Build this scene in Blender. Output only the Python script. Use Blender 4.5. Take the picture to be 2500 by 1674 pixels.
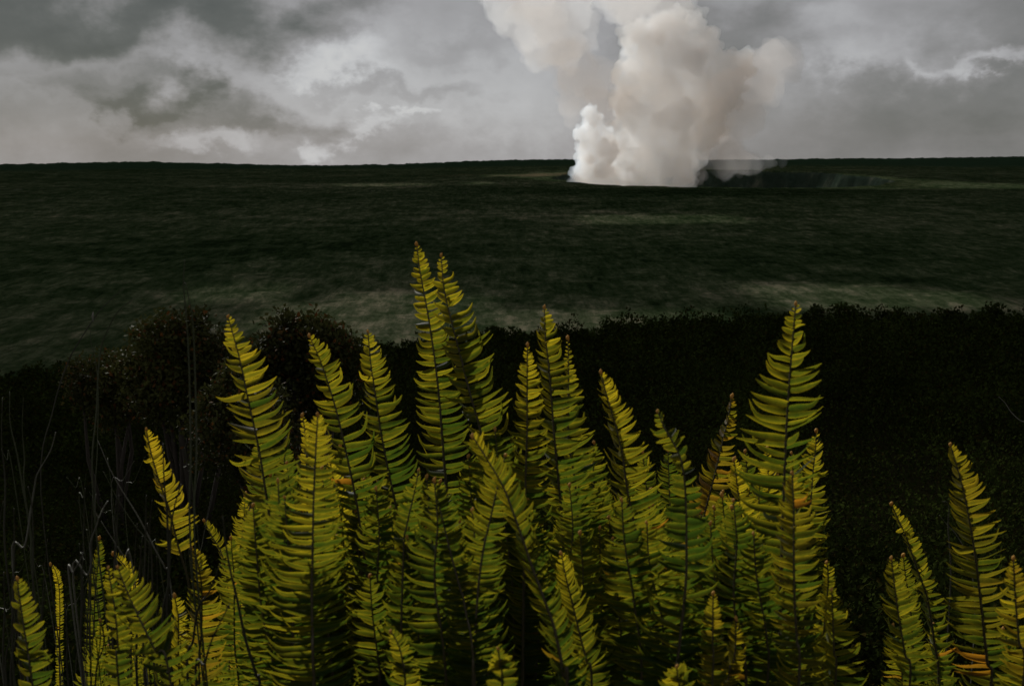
import bpy, bmesh, math, random
import numpy as np
from mathutils import Vector, Matrix

random.seed(7)
np.random.seed(7)
sc = bpy.context.scene
col = sc.collection
for o in list(bpy.data.objects):
    bpy.data.objects.remove(o)

# ------------------------------------------------------------------ camera
FPX = 2430.0                       # focal length in pixels of the 2500 px wide photograph
HORIZON = 350.0
PITCH = math.atan((837 - HORIZON) / FPX)
CAM = Vector((0, 0, 1.55))
cam_d = bpy.data.cameras.new('camera')
cam = bpy.data.objects.new('camera', cam_d)
col.objects.link(cam)
cam.location = CAM
cam.rotation_euler = (math.pi / 2 - PITCH, 0, 0)
cam_d.sensor_width = 36
cam_d.lens = FPX / 2500 * 36
cam_d.clip_start = 0.05
cam_d.clip_end = 60000
cam_d.dof.use_dof = True
cam_d.dof.focus_distance = 3.6
cam_d.dof.aperture_fstop = 11
sc.camera = cam
FW = Vector((0, math.cos(PITCH), -math.sin(PITCH)))
UP = Vector((0, math.sin(PITCH), math.cos(PITCH)))
RT = Vector((1, 0, 0))


def ray(px, py):
    return FW + RT * ((px - 1250) / FPX) + UP * ((837 - py) / FPX)


def at(px, py, depth):
    return CAM + ray(px, py) * depth


def azel(px, py):
    d = ray(px, py).normalized()
    return math.atan2(d.x, d.y), math.asin(d.z)


# ------------------------------------------------------------------ light
SUN_EL = math.radians(33)
SUN_AZ = math.radians(-30)         # measured from +Y (view direction) towards +X
SUN = Vector((math.sin(SUN_AZ) * math.cos(SUN_EL), math.cos(SUN_AZ) * math.cos(SUN_EL), math.sin(SUN_EL)))
sl = bpy.data.lights.new('sun', 'SUN')
sl.energy = 4.5
sl.angle = math.radians(0.5)
sl.color = (1.0, 0.965, 0.91)
so = bpy.data.objects.new('sun', sl)
col.objects.link(so)
so.rotation_euler = (-SUN).to_track_quat('-Z', 'Y').to_euler()
so.location = (0, 0, 50)

sc.view_settings.view_transform = 'Standard'
sc.view_settings.look = 'None'
sc.view_settings.exposure = 0.0
sc.view_settings.gamma = 1.0
sc.view_settings.use_curve_mapping = False
sc.render.engine = 'CYCLES'
sc.cycles.use_denoising = True
sc.cycles.max_bounces = 32
sc.cycles.diffuse_bounces = 3
sc.cycles.glossy_bounces = 2
sc.cycles.transmission_bounces = 4
sc.cycles.volume_bounces = 32
sc.cycles.transparent_max_bounces = 8
sc.cycles.caustics_reflective = False
sc.cycles.caustics_refractive = False


class NT:
    """small helper to write node trees as expressions"""
    def __init__(self, tree):
        self.t = tree
        self.t.nodes.clear()

    def n(self, kind, **kw):
        nd = self.t.nodes.new(kind)
        ins = kw.pop('ins', {})
        for k, v in kw.items():
            setattr(nd, k, v)
        for k, v in ins.items():
            self.put(nd.inputs[k], v)
        return nd

    def put(self, sock, v):
        if hasattr(v, 'is_output') or isinstance(v, bpy.types.NodeSocket):
            self.t.links.new(v, sock)
        else:
            if isinstance(v, (tuple, list)) and len(v) == 3 and sock.type == 'RGBA':
                v = (*v, 1)
            sock.default_value = v

    def m(self, op, a, b=None, c=None, clamp=False):
        nd = self.t.nodes.new('ShaderNodeMath')
        nd.operation = op
        nd.use_clamp = clamp
        self.put(nd.inputs[0], a)
        if b is not None:
            self.put(nd.inputs[1], b)
        if c is not None:
            self.put(nd.inputs[2], c)
        return nd.outputs[0]

    def add(self, a, b): return self.m('ADD', a, b)
    def sub(self, a, b): return self.m('SUBTRACT', a, b)
    def mul(self, a, b): return self.m('MULTIPLY', a, b)
    def mad(self, a, b, c): return self.m('MULTIPLY_ADD', a, b, c)

    def sstep(self, v, lo, hi, a=0.0, b=1.0):
        nd = self.n('ShaderNodeMapRange', interpolation_type='SMOOTHSTEP')
        self.put(nd.inputs[0], v)
        self.put(nd.inputs[1], lo)
        self.put(nd.inputs[2], hi)
        self.put(nd.inputs[3], a)
        self.put(nd.inputs[4], b)
        return nd.outputs[0]

    def noise(self, vec, scale, detail=4, rough=0.55, dist=0.0):
        nd = self.n('ShaderNodeTexNoise')
        if vec is not None:
            self.put(nd.inputs['Vector'], vec)
        nd.inputs['Scale'].default_value = scale
        nd.inputs['Detail'].default_value = detail
        nd.inputs['Roughness'].default_value = rough
        nd.inputs['Distortion'].default_value = dist
        return nd.outputs[0]

    def mix(self, f, a, b):
        nd = self.n('ShaderNodeMix', data_type='RGBA')
        self.put(nd.inputs[0], f)
        self.put(nd.inputs[6], a)
        self.put(nd.inputs[7], b)
        return nd.outputs[2]

    def ramp(self, f, stops):
        nd = self.n('ShaderNodeValToRGB')
        e = nd.color_ramp.elements
        while len(e) < len(stops):
            e.new(0.5)
        for el, (p, c) in zip(e, stops):
            el.position = p
            el.color = (*c, 1)
        self.put(nd.inputs[0], f)
        return nd.outputs[0]

    def scalevec(self, vec, s):
        nd = self.n('ShaderNodeVectorMath', operation='MULTIPLY')
        self.put(nd.inputs[0], vec)
        nd.inputs[1].default_value = s
        return nd.outputs[0]


# ------------------------------------------------------------------ world: cloudy sky
world = bpy.data.worlds.new('World')
sc.world = world
world.use_nodes = True
W = NT(world.node_tree)
tc = W.n('ShaderNodeTexCoord').outputs['Generated']
sep = W.n('ShaderNodeSeparateXYZ', ins={0: tc})
X, Y, Z = sep.outputs
AZ = W.m('ARCTAN2', X, Y)
EL = W.m('ARCSINE', Z)
P = W.scalevec(tc, (1, 1, 2.0))
P2 = W.scalevec(tc, (1, 1, 1.5))
n_lo = W.noise(P, 3.2, 5, 0.55)
n_mid = W.noise(P, 9.0, 6, 0.58)
n_hi = W.noise(P2, 26.0, 7, 0.62)
n_w1 = W.noise(W.scalevec(tc, (1.0, 1.3, 1.1)), 8.0, 5, 0.55)
warp_a = W.mad(W.sub(n_mid, 0.5), 0.30, W.mul(W.sub(n_w1, 0.5), 0.12))
warp_e = W.mad(W.sub(n_w1, 0.5), 0.16, W.mul(W.sub(n_hi, 0.5), 0.05))
AZw = W.add(AZ, warp_a)
ELw = W.add(EL, warp_e)


def cloud(val, px, py, sx, sy, amp, soft=0.5, erode=1.0, warped=True):
    """one cloud mass: centre and half size in photograph pixels"""
    a, e = azel(px, py)
    da = W.mul(W.sub(AZw if warped else AZ, a), FPX / sx)
    de = W.mul(W.sub(ELw if warped else EL, e), FPX / sy)
    d = W.m('SQRT', W.add(W.mul(da, da), W.mul(de, de)))
    q = W.mad(W.sub(n_hi, 0.5), erode * 0.55, W.sub(1.0, d))
    m = W.sstep(q, -soft - 0.12, soft + 0.12)
    return W.mad(m, amp, val)


val = W.mad(W.sub(n_lo, 0.5), 0.20, 0.405)
val = W.mad(W.sub(n_mid, 0.5), 0.14, val)
val = W.mad(W.sub(n_hi, 0.5), 0.07, val)
# centre left brightness, the dark banks left and right, the lit heaps above the horizon
val = cloud(val, 1000, 170, 480, 190, 0.12, 0.9, 0.5)
val = cloud(val, 1250, 250, 260, 110, 0.04, 0.9, 0.5)
val = cloud(val, 130, 20, 430, 95, -0.27, 0.75, 0.6)
val = cloud(val, 430, 90, 190, 60, -0.07, 0.8, 0.6)
val = cloud(val, 690, 45, 160, 45, -0.09, 0.7, 0.7)
val = cloud(val, 1180, 80, 150, 30, -0.05, 0.7, 0.7)
val = cloud(val, 235, 228, 170, 52, -0.13, 0.33, 1.0)
val = cloud(val, 470, 262, 230, 46, -0.11, 0.40, 1.0)
val = cloud(val, 690, 285, 150, 28, -0.06, 0.45, 1.0)
val = cloud(val, 220, 140, 190, 45, 0.05, 0.7, 0.9)
val = cloud(val, 150, 345, 520, 70, -0.09, 0.9, 0.3)
val = cloud(val, 560, 350, 130, 26, 0.12, 0.5, 1.4)
val = cloud(val, 895, 300, 55, 26, 0.11, 0.5, 1.6)
val = cloud(val, 940, 252, 40, 14, 0.11, 0.5, 1.4)
val = cloud(val, 850, 140, 110, 28, 0.09, 0.6, 1.4)
val = cloud(val, 980, 190, 170, 22, -0.07, 0.6, 1.0)
val = cloud(val, 2250, 300, 420, 120, -0.15, 0.95, 0.3)
val = cloud(val, 1800, 60, 220, 80, -0.11, 0.6, 0.8)
val = cloud(val, 2480, 60, 160, 120, -0.10, 0.6, 0.7)
val = cloud(val, 2120, 110, 230, 60, 0.08, 0.6, 0.9)
val = cloud(val, 2420, 148, 100, 22, 0.15, 0.5, 1.6)
val = cloud(val, 1960, 190, 150, 110, 0.06, 0.8, 0.5)
val = cloud(val, 2230, 165, 230, 36, 0.06, 0.6, 1.4)
val = cloud(val, 1900, 290, 110, 130, 0.05, 0.9, 0.2, False)
val = W.mad(W.sub(val, 0.42), 1.22, 0.455)
cl = W.ramp(val, [(0.0, (0.045, 0.052, 0.046)), (0.2, (0.105, 0.110, 0.102)), (0.36, (0.218, 0.215, 0.213)),
                  (0.5, (0.334, 0.331, 0.338)), (0.66, (0.50, 0.505, 0.515)), (0.85, (0.70, 0.70, 0.68))])
sky = W.n('ShaderNodeTexSky', sky_type='NISHITA')
sky.sun_disc = False
sky.sun_elevation = SUN_EL
sky.sun_rotation = SUN_AZ
sky.altitude = 1200
sky.dust_density = 1.5
BG = 0.1
cl10 = W.n('ShaderNodeVectorMath', operation='SCALE')
W.put(cl10.inputs[0], cl)
cl10.inputs['Scale'].default_value = 1 / BG
skymix = W.mix(0.97, sky.outputs[0], cl10.outputs[0])
bg = W.n('ShaderNodeBackground', ins={'Color': skymix, 'Strength': BG})
W.t.links.new(bg.outputs[0], W.n('ShaderNodeOutputWorld').inputs[0])


# ------------------------------------------------------------------ helpers
def mat(name):
    m = bpy.data.materials.new(name)
    m.use_nodes = True
    return m, NT(m.node_tree)


def surf(t, shader):
    o = t.n('ShaderNodeOutputMaterial')
    t.t.links.new(shader, o.inputs['Surface'])
    return o


def mesh_obj(name, verts, faces, material=None, parent=None, smooth=True, kind=None, uv=None):
    me = bpy.data.meshes.new(name)
    me.from_pydata([tuple(v) for v in verts], [], [tuple(f) for f in faces])
    if smooth:
        me.polygons.foreach_set('use_smooth', [True] * len(me.polygons))
    if uv is not None:
        ul = me.uv_layers.new(name='UVMap')
        li = np.empty(len(me.loops), dtype=np.int32)
        me.loops.foreach_get('vertex_index', li)
        ul.data.foreach_set('uv', np.asarray(uv, dtype=np.float32)[li].ravel())
    me.update()
    if material:
        me.materials.append(material)
    o = bpy.data.objects.new(name, me)
    col.objects.link(o)
    if parent:
        o.parent = parent
    if kind:
        o['kind'] = kind
    return o


def thing(name, loc, label, cat, group=None):
    e = bpy.data.objects.new(name, None)
    e.empty_display_size = 0.05
    col.objects.link(e)
    e.location = loc
    return tag(e, label, cat, group)


def tag(o, label, cat, group=None):
    o['label'] = label
    o['category'] = cat
    if group:
        o['group'] = group
    return o


def hash2(ix, iy, seed):
    h = (ix.astype(np.int64) * 374761393 + iy.astype(np.int64) * 668265263 + seed * 974711) & 0xffffffff
    h = ((h ^ (h >> 13)) * 1274126177) & 0xffffffff
    return ((h ^ (h >> 16)) & 0xffff) / 65535.0


def vnoise(x, y, seed=0):
    ix, iy = np.floor(x), np.floor(y)
    fx, fy = x - ix, y - iy
    fx, fy = fx * fx * (3 - 2 * fx), fy * fy * (3 - 2 * fy)
    ix, iy = ix.astype(np.int64), iy.astype(np.int64)
    a, b = hash2(ix, iy, seed), hash2(ix + 1, iy, seed)
    c, d = hash2(ix, iy + 1, seed), hash2(ix + 1, iy + 1, seed)
    return (a + (b - a) * fx) * (1 - fy) + (c + (d - c) * fx) * fy - 0.5


def fbm(x, y, oct=4, seed=0):
    s, a = 0.0, 1.0
    for k in range(oct):
        s = s + a * vnoise(x * 2 ** k + 17.3 * k, y * 2 ** k - 9.1 * k, seed + k)
        a *= 0.5
    return s


def sst(x, a, b):
    t = np.clip((x - a) / (b - a), 0, 1)
    return t * t * (3 - 2 * t)


# ------------------------------------------------------------------ terrain
EDGE_R = 82.0
EDGE_PX = np.array([-900, 0, 200, 560, 900, 1200, 1500, 2000, 2500, 3400], float)
EDGE_PY = np.array([930, 905, 890, 868, 838, 806, 788, 758, 752, 752], float)


def px_of_az(az):
    return 1250 + FPX * np.tan(np.clip(az, -1.0, 1.0)) * 1.0


def edge_tan(az):
    py = np.interp(px_of_az(az), EDGE_PX, EDGE_PY)
    # true tangent below the horizontal for that row of the photograph
    b = (837 - py) / FPX
    dz = -math.sin(PITCH) + b * math.cos(PITCH)
    dy = math.cos(PITCH) + b * math.sin(PITCH)
    dx = np.tan(np.clip(az, -1.0, 1.0)) * dy
    return -dz / np.sqrt(dx * dx + dy * dy)


VEG = 1.5


def hill_z(x, y):
    r = np.hypot(x, y)
    az = np.arctan2(x, y)
    T = edge_tan(az)
    T = np.where(np.abs(az) > 1.3, 0.02, T)
    z_e = 1.55 - T * EDGE_R - VEG
    z0 = 0.12
    z = z0 + (z_e - z0) * (r / EDGE_R)
    z = z + 0.16 * np.exp(-(r / 2.6) ** 2)
    z = z + 0.10 * fbm(x * 0.5, y * 0.5, 3, 5) * sst(r, 1.5, 6) + 0.5 * fbm(x * 0.07, y * 0.07, 3, 9) * sst(r, 5, 30)
    drop = np.maximum(0, r - EDGE_R)
    z = z - 0.55 * drop * sst(drop, 0, 12)
    return np.maximum(z, -135.0)


CR_X, CR_Y, CR_RX, CR_RY = 640.0, 3150.0, 505.0, 600.0
RIDGE_PX = np.array([-1500, 0, 150, 330, 480, 640, 800, 1000, 1250, 1400, 1650, 1900, 2200, 2500, 4000], float)
RIDGE_PY = np.array([404, 402, 399, 395, 398, 402, 404, 400, 391, 390, 392, 389, 387, 383, 378], float)


def floor_z(x, y):
    r = np.hypot(x, y)
    az = np.arctan2(x, y)
    px = px_of_az(az)
    z = -110 + 2.4 * fbm(x / 140, y / 140, 4, 21) + 0.9 * fbm(x / 22, y / 22, 3, 33) * sst(r, 300, 500) * (1 - sst(r, 2500, 5000))
    near = sst(r, 380, 520) * (1 - sst(r, 2300, 3200))
    rdg = np.abs(fbm(x / 46, y / 46, 4, 81))
    z = z + near * (2.6 * (0.5 - np.minimum(rdg * 2.2, 1)) * sst(fbm(x / 210, y / 210, 3, 83), -0.25, 0.3) + 1.3 * fbm(x / 13, y / 13, 3, 85))
    z = z + 14 * sst(r, 2700, 3700) * sst(px, 1000, 1500) + 5 * fbm(x / 700, y / 700, 3, 3)
    # far ridge
    py = np.interp(px, RIDGE_PX, RIDGE_PY)
    b = (837 - py) / FPX
    dz = -math.sin(PITCH) + b * math.cos(PITCH)
    dy = math.cos(PITCH) + b * math.sin(PITCH)
    tanr = dz / (dy / np.cos(np.clip(az, -1, 1)))
    RR = 6600.0
    zr = 1.55 + tanr * RR
    k = np.where(r < RR, sst(r, 4300, RR), 1.0)
    z = z * (1 - k) + k * (zr + (6 * fbm(x / 160, y / 160, 4, 8) + 9 * fbm(x / 26, y / 60, 3, 18)) * sst(r, 4000, 6000))
    z = np.where(r > RR, z - (r - RR) * 0.045, z)
    # pit crater
    ang = np.arctan2((y - CR_Y) / CR_RY, (x - CR_X) / CR_RX)
    wob = 1 + 0.10 * fbm(np.cos(ang) * 3 + 7, np.sin(ang) * 3, 4, 61) + 0.03 * fbm(np.cos(ang) * 14, np.sin(ang) * 14, 3, 63)
    d = np.hypot((x - CR_X) / CR_RX, (y - CR_Y) / CR_RY) / wob
    pit = 1 - sst(d, 0.90, 1.0)
    talus = fbm(np.cos(ang) * 22, np.sin(ang) * 22, 4, 71)
    z = z - pit * (95 + 10 * talus)
    return z


def polar(name, radii, thetas, zf, material, close):
    R_, T_ = np.meshgrid(radii, thetas, indexing='ij')
    x, y = R_ * np.sin(T_), R_ * np.cos(T_)
    z = zf(x, y)
    v = np.stack([x, y, z], -1).reshape(-1, 3)
    nr, nt = R_.shape
    i, j = np.meshgrid(np.arange(nr - 1), np.arange(nt - (0 if close else 1)), indexing='ij')
    j2 = (j + 1) % nt
    f = np.stack([i * nt + j, i * nt + j2, (i + 1) * nt + j2, (i + 1) * nt + j], -1).reshape(-1, 4)
    o = mesh_obj(name, v, f[:, ::-1], material, kind='structure')
    return o


# hillside soil and litter
m_soil, t = mat('hillside_soil')
pos = t.n('ShaderNodeNewGeometry').outputs['Position']
a = t.noise(pos, 9, 6, 0.65)
b = t.noise(pos, 70, 4, 0.7)
c = t.ramp(t.mad(b, 0.5, t.mul(a, 0.5)), [(0.3, (0.004, 0.004, 0.002)), (0.55, (0.010, 0.010, 0.004)), (0.8, (0.024, 0.021, 0.009))])
bump = t.n('ShaderNodeBump', ins={'Strength': 0.8, 'Distance': 0.03, 'Height': t.add(a, b)})
surf(t, t.n('ShaderNodeBsdfPrincipled', ins={'Base Color': c, 'Roughness': 1.0, 'Specular IOR Level': 0.0, 'Normal': bump.outputs[0]}).outputs[0])

# lava plain
m_lava, t = mat('lava_plain')
pos = t.n('ShaderNodeNewGeometry').outputs['Position']
flow = t.noise(t.scalevec(pos, (1, 1, 0)), 0.0022, 6, 0.6, 0.6)
flow2 = t.noise(t.scalevec(pos, (1.0, 0.55, 0)), 0.0075, 6, 0.65, 1.2)
fine = t.noise(pos, 0.07, 10, 0.84)
crk = t.n('ShaderNodeTexVoronoi', feature='DISTANCE_TO_EDGE', ins={'Vector': pos, 'Scale': 0.09})
crack = t.sstep(crk.outputs[0], 0.0, 0.05, 0.75, 1.0)
s = t.mad(flow2, 0.38, t.mad(flow, 0.45, 0.075))
s = t.mad(t.sub(fine, 0.5), 0.9, s)
grit = t.noise(t.scalevec(pos, (1, 0.20, 1)), 0.13, 8, 0.78)
grit2 = t.noise(t.scalevec(pos, (1, 0.30, 1)), 0.035, 7, 0.72)
s = t.mad(t.sub(grit, 0.5), 1.2, t.mad(t.sub(grit2, 0.5), 0.45, s))
blot = t.noise(t.scalevec(pos, (1, 1, 0)), 0.016, 9, 0.74, 0.4)
s = t.mad(t.sub(t.sstep(blot, 0.44, 0.58), 0.5), 0.16, s)
sp = t.n('ShaderNodeSeparateXYZ', ins={0: pos})


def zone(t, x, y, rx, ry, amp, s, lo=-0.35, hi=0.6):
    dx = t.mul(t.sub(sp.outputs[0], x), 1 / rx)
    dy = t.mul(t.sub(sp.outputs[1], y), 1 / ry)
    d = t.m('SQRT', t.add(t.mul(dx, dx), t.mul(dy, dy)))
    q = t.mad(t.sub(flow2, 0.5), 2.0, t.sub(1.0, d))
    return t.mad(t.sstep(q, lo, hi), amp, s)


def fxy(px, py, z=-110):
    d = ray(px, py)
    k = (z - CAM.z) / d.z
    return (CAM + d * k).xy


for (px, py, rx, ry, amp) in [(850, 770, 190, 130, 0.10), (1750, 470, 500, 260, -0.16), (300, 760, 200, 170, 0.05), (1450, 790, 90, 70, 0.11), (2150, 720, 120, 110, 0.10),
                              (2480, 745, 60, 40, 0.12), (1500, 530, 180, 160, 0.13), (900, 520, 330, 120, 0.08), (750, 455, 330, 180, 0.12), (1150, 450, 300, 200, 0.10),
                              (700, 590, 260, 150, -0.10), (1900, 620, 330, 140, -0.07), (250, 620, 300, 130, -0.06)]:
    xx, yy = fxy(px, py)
    s = zone(t, xx, yy, rx, ry, amp, s)  # zones paint sun breaks and shade into the lava tone, over flow differences
lc = t.ramp(s, [(0.2, (0.010, 0.018, 0.007)), (0.36, (0.024, 0.041, 0.016)), (0.52, (0.046, 0.064, 0.029)), (0.68, (0.092, 0.104, 0.058)), (0.9, (0.22, 0.20, 0.13))])
# tan ash beside the crater and pale sulphur stained spots further out
ash = 0.0
for (px, py, rx, ry, amp) in [(1310, 428, 170, 150, 1.0), (1130, 425, 150, 60, 0.55), (860, 422, 120, 60, 0.35), (2080, 419, 260, 70, 0.75)]:
    xx, yy = fxy(px, py, -103)
    ash = zone(t, xx, yy, rx, ry, amp, ash, -0.1, 0.9)
pale = t.sstep(t.noise(t.scalevec(pos, (1, 0.5, 0)), 0.011, 6, 0.75), 0.63, 0.70)
dist = t.sstep(sp.outputs[1], 1200, 2400)
lc = t.mix(t.mul(t.m('MULTIPLY', pale, dist), 0.6), lc, (0.26, 0.24, 0.19))
lc = t.mix(t.m('MULTIPLY', ash, t.sstep(fine, 0.35, 0.6), clamp=True), lc, (0.20, 0.155, 0.095))
# vegetated ground on the far ridge
rr = t.m('SQRT', t.add(t.mul(sp.outputs[0], sp.outputs[0]), t.mul(sp.outputs[1], sp.outputs[1])))
fvar = t.noise(pos, 0.02, 6, 0.7)
forest = t.mix(fvar, (0.014, 0.032, 0.016), (0.038, 0.066, 0.036))
lc = t.mix(t.sstep(t.mad(flow, 900, rr), 4900, 5500), lc, forest)
# crater wall rock: steep faces
nz = t.n('ShaderNodeSeparateXYZ', ins={0: t.n('ShaderNodeNewGeometry').outputs['Normal']}).outputs[2]
wallc = t.ramp(t.noise(t.scalevec(pos, (1, 1, 0.7)), 0.014, 7, 0.7), [(0.3, (0.022, 0.038, 0.027)), (0.56, (0.044, 0.062, 0.045)), (0.72, (0.12, 0.12, 0.09))])
lc = t.mix(t.sstep(nz, 0.9, 0.7), lc, wallc)
lc = t.mix(t.sub(1.0, crack), lc, (0.008, 0.010, 0.006))
bump = t.n('ShaderNodeBump', ins={'Strength': 0.9, 'Distance': 3.0, 'Height': t.add(fine, t.mul(crack, 0.4))})
surf(t, t.n('ShaderNodeBsdfDiffuse', ins={'Color': lc, 'Roughness': 0.8, 'Normal': bump.outputs[0]}).outputs[0])

th_hi = np.linspace(-0.62, 0.62, 330)
th_lo = np.linspace(0.62, 2 * math.pi - 0.62, 90)[1:-1]
hill_r = np.concatenate([[0.02], np.linspace(0.3, 12, 36), np.geomspace(12.5, 380, 70)])
polar('hillside', hill_r, np.concatenate([th_hi[::3], th_lo]), hill_z, m_soil, True)
fl_r = np.concatenate([np.geomspace(170, 450, 14)[:-1], np.geomspace(450, 2350, 420), np.arange(2365, 3900, 11.0), np.geomspace(3950, 7600, 90), np.geomspace(7800, 26000, 12)])
polar('lava_field', fl_r, np.concatenate([np.linspace(-0.62, 0.62, 820), th_lo]), floor_z, m_lava, True)

# ------------------------------------------------------------------ unseen overcast deck, added and gapped to shade the caldera
m_deck, t = mat('shade_cloud')
dn = t.noise(t.n('ShaderNodeNewGeometry').outputs['Position'], 0.0016, 5, 0.6)
dc = t.mix(dn, (0.50, 0.51, 0.53), (0.78, 0.78, 0.80))
surf(t, t.n('ShaderNodeMixShader', ins={0: 0.8, 1: t.n('ShaderNodeBsdfDiffuse', ins={'Color': dc}).outputs[0],
                                        2: t.n('ShaderNodeBsdfTranslucent', ins={'Color': dc}).outputs[0]}).outputs[0])
gx = np.concatenate([np.arange(-9000, -1500, 150.0), np.arange(-1500, 1501, 40.0), np.arange(1650, 9001, 150.0)])
gy = np.concatenate([[6.5, 30.0, 70.0], np.arange(110, 1500, 40.0), np.arange(1500, 4000, 80.0), np.arange(4100, 9500, 150.0)])
GX, GY = np.meshgrid(gx, gy, indexing='ij')
SH = np.array(SUN / SUN.z)
# the gap lets the sun reach the smoke column from its foot to its top
cl_x = 400 + (3490 - GY) * (-SH[0] / SH[1])
hole = (np.abs(GX - cl_x) < 520 + 90 * fbm(GX / 300, GY / 300, 3, 44)) & (GY > 2735) & (GY < 3620)
gapn = 2.0 * fbm(GX / 150, GY / 130, 4, 55)
for (px, py, rx, ry) in [(850, 775, 150, 70), (1480, 800, 60, 30), (2200, 725, 70, 40), (1520, 535, 110, 50), (1000, 450, 240, 90)]:
    hx, hy = fxy(px, py)
    hx, hy = hx + 110 * SH[0], hy + 110 * SH[1]
    hole |= np.hypot((GX - hx) / rx, (GY - hy) / ry) + gapn < 0.95
thick = 110 + 160 * (fbm(GX / 700, GY / 700, 4, 91) + 0.5)
under = 70 * fbm(GX / 500, GY / 500, 4, 97)
keep = ~hole
keepc = keep[:-1, :-1] & keep[1:, :-1] & keep[:-1, 1:] & keep[1:, 1:]
nx, ny = GX.shape
DH = (700 + 1800 * sst(GY, 100, 2200))[..., None]              # cloud base, rising away from the rim
base = np.stack([GX, GY, 0 * GX], -1) + SH * DH
fade = sst(GY, 0, 400)[..., None]
low = base + SH * under[..., None] * fade
upv = low + SH * (8 + fade * np.maximum(thick, 30)[..., None])   # the sides slope along the sun so that gaps stay clear
vd = np.concatenate([low.reshape(-1, 3), upv.reshape(-1, 3)])
fd = []
NB = nx * ny
idx = lambda i, j: i * ny + j
for i in range(nx - 1):
    for j in range(ny - 1):
        if not keepc[i, j]:
            continue
        a_, b_, c_, d_ = idx(i, j), idx(i + 1, j), idx(i + 1, j + 1), idx(i, j + 1)
        fd.append((a_, d_, c_, b_))
        fd.append((a_ + NB, b_ + NB, c_ + NB, d_ + NB))
        for (p, q, ii, jj) in ((a_, b_, i, j - 1), (b_, c_, i + 1, j), (c_, d_, i, j + 1), (d_, a_, i - 1, j)):
            if not (0 <= ii < nx - 1 and 0 <= jj < ny - 1) or not keepc[ii, jj]:
                fd.append((p, q, q + NB, p + NB))
mesh_obj('cloud', vd, fd, m_deck, kind='structure')

# ------------------------------------------------------------------ volcanic smoke
def ball_tree(seeds, levels, rng):
    out = list(seeds)
    cur = list(seeds)
    for (n, ratio, jit) in levels:
        nxt = []
        for (c, r) in cur:
            for _ in range(n):
                d = Vector((rng.gauss(0, 1), rng.gauss(0, 1), rng.gauss(0.15, 1))).normalized()
                rr_ = r * ratio * rng.uniform(1 - jit, 1 + jit)
                nxt.append((c + d * (r * rng.uniform(0.80, 1.0)), rr_))
        out += nxt
        cur = nxt
    return out


_ico = bmesh.new()
bmesh.ops.create_icosphere(_ico, subdivisions=1, radius=1)
ICO_V = np.array([v.co[:] for v in _ico.verts])
ICO_F = np.array([[v.index for v in f.verts] for f in _ico.faces])
_ico.free()


def smoke_mesh(name, seeds, levels, voxel, material, seed, zmin=-160):
    rng = random.Random(seed)
    balls = ball_tree(seeds, levels, rng)
    balls = [b for b in balls if b[0].z - b[1] > zmin - 40]
    vs = np.concatenate([ICO_V * r + np.array(c) for c, r in balls])
    fs = np.concatenate([ICO_F + k * len(ICO_V) for k in range(len(balls))])
    o = mesh_obj(name, vs, fs, material, smooth=True)
    md = o.modifiers.new('remesh', 'REMESH')
    md.mode = 'VOXEL'
    md.voxel_size = voxel
    dg = bpy.context.evaluated_depsgraph_get()
    me = bpy.data.meshes.new_from_object(o.evaluated_get(dg))
    o.modifiers.clear()
    old = o.data
    o.data = me
    bpy.data.meshes.remove(old)
    if not me.materials:
        me.materials.append(material)
    o.location = (0, 0, 0)
    return o


def smoke_mat(name, dens, scat, absorb, adens, g=0.25):
    m, t = mat(name)
    o = t.n('ShaderNodeOutputMaterial')
    vs = t.n('ShaderNodeVolumeScatter', ins={'Color': scat, 'Density': dens, 'Anisotropy': g})
    va = t.n('ShaderNodeVolumeAbsorption', ins={'Color': absorb, 'Density': adens})
    ad = t.n('ShaderNodeAddShader', ins={0: vs.outputs[0], 1: va.outputs[0]})
    t.t.links.new(ad.outputs[0], o.inputs['Volume'])
    return m


m_smoke = smoke_mat('smoke_dense', 0.017, (0.80, 0.90, 1.0), (1.0, 0.86, 0.70), 0.00003, 0.3)
m_smoke2 = smoke_mat('smoke_steam', 0.034, (0.78, 0.89, 1.0), (1.0, 0.86, 0.70), 0.00004, 0.3)
m_thin = smoke_mat('smoke_thin', 0.0028, (0.95, 0.97, 1.0), (1.0, 0.50, 0.05), 0.0005)


def S(px, py, r_px, depth):
    return (at(px, py, depth), r_px / FPX * depth)


D0 = 3330
main = [S(1540, 445, 48, D0 - 60), S(1525, 390, 50, D0 - 40), S(1530, 335, 48, D0 - 20), S(1610, 440, 60, D0), S(1665, 430, 40, D0 + 40), S(1570, 400, 70, D0), S(1640, 390, 66, D0 + 40),
        S(1590, 335, 88, D0), S(1650, 310, 90, D0 + 60), S(1545, 285, 52, D0 - 40), S(1600, 235, 105, D0), S(1690, 235, 88, D0 + 50), S(1550, 215, 48, D0),
        S(1625, 165, 100, D0), S(1715, 180, 82, D0 + 40), S(1775, 168, 50, D0), S(1808, 165, 32, D0 - 20), S(1815, 145, 20, D0 - 30), S(1575, 115, 55, D0 + 20), S(1640, 105, 70, D0 + 40), S(1560, 85, 36, D0), S(1600, 70, 36, D0),
        S(1690, 115, 50, D0 + 30), S(1745, 240, 58, D0), S(1735, 300, 44, D0 + 10), S(1520, 250, 32, D0 - 10), S(1780, 210, 40, D0)]
tag(smoke_mesh('smoke_plume', main, [(14, 0.40, 0.3), (10, 0.42, 0.3)], 4.0, m_smoke, 3),
    'tall wide billowing white and tan smoke column rising from the crater', 'smoke')
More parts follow.
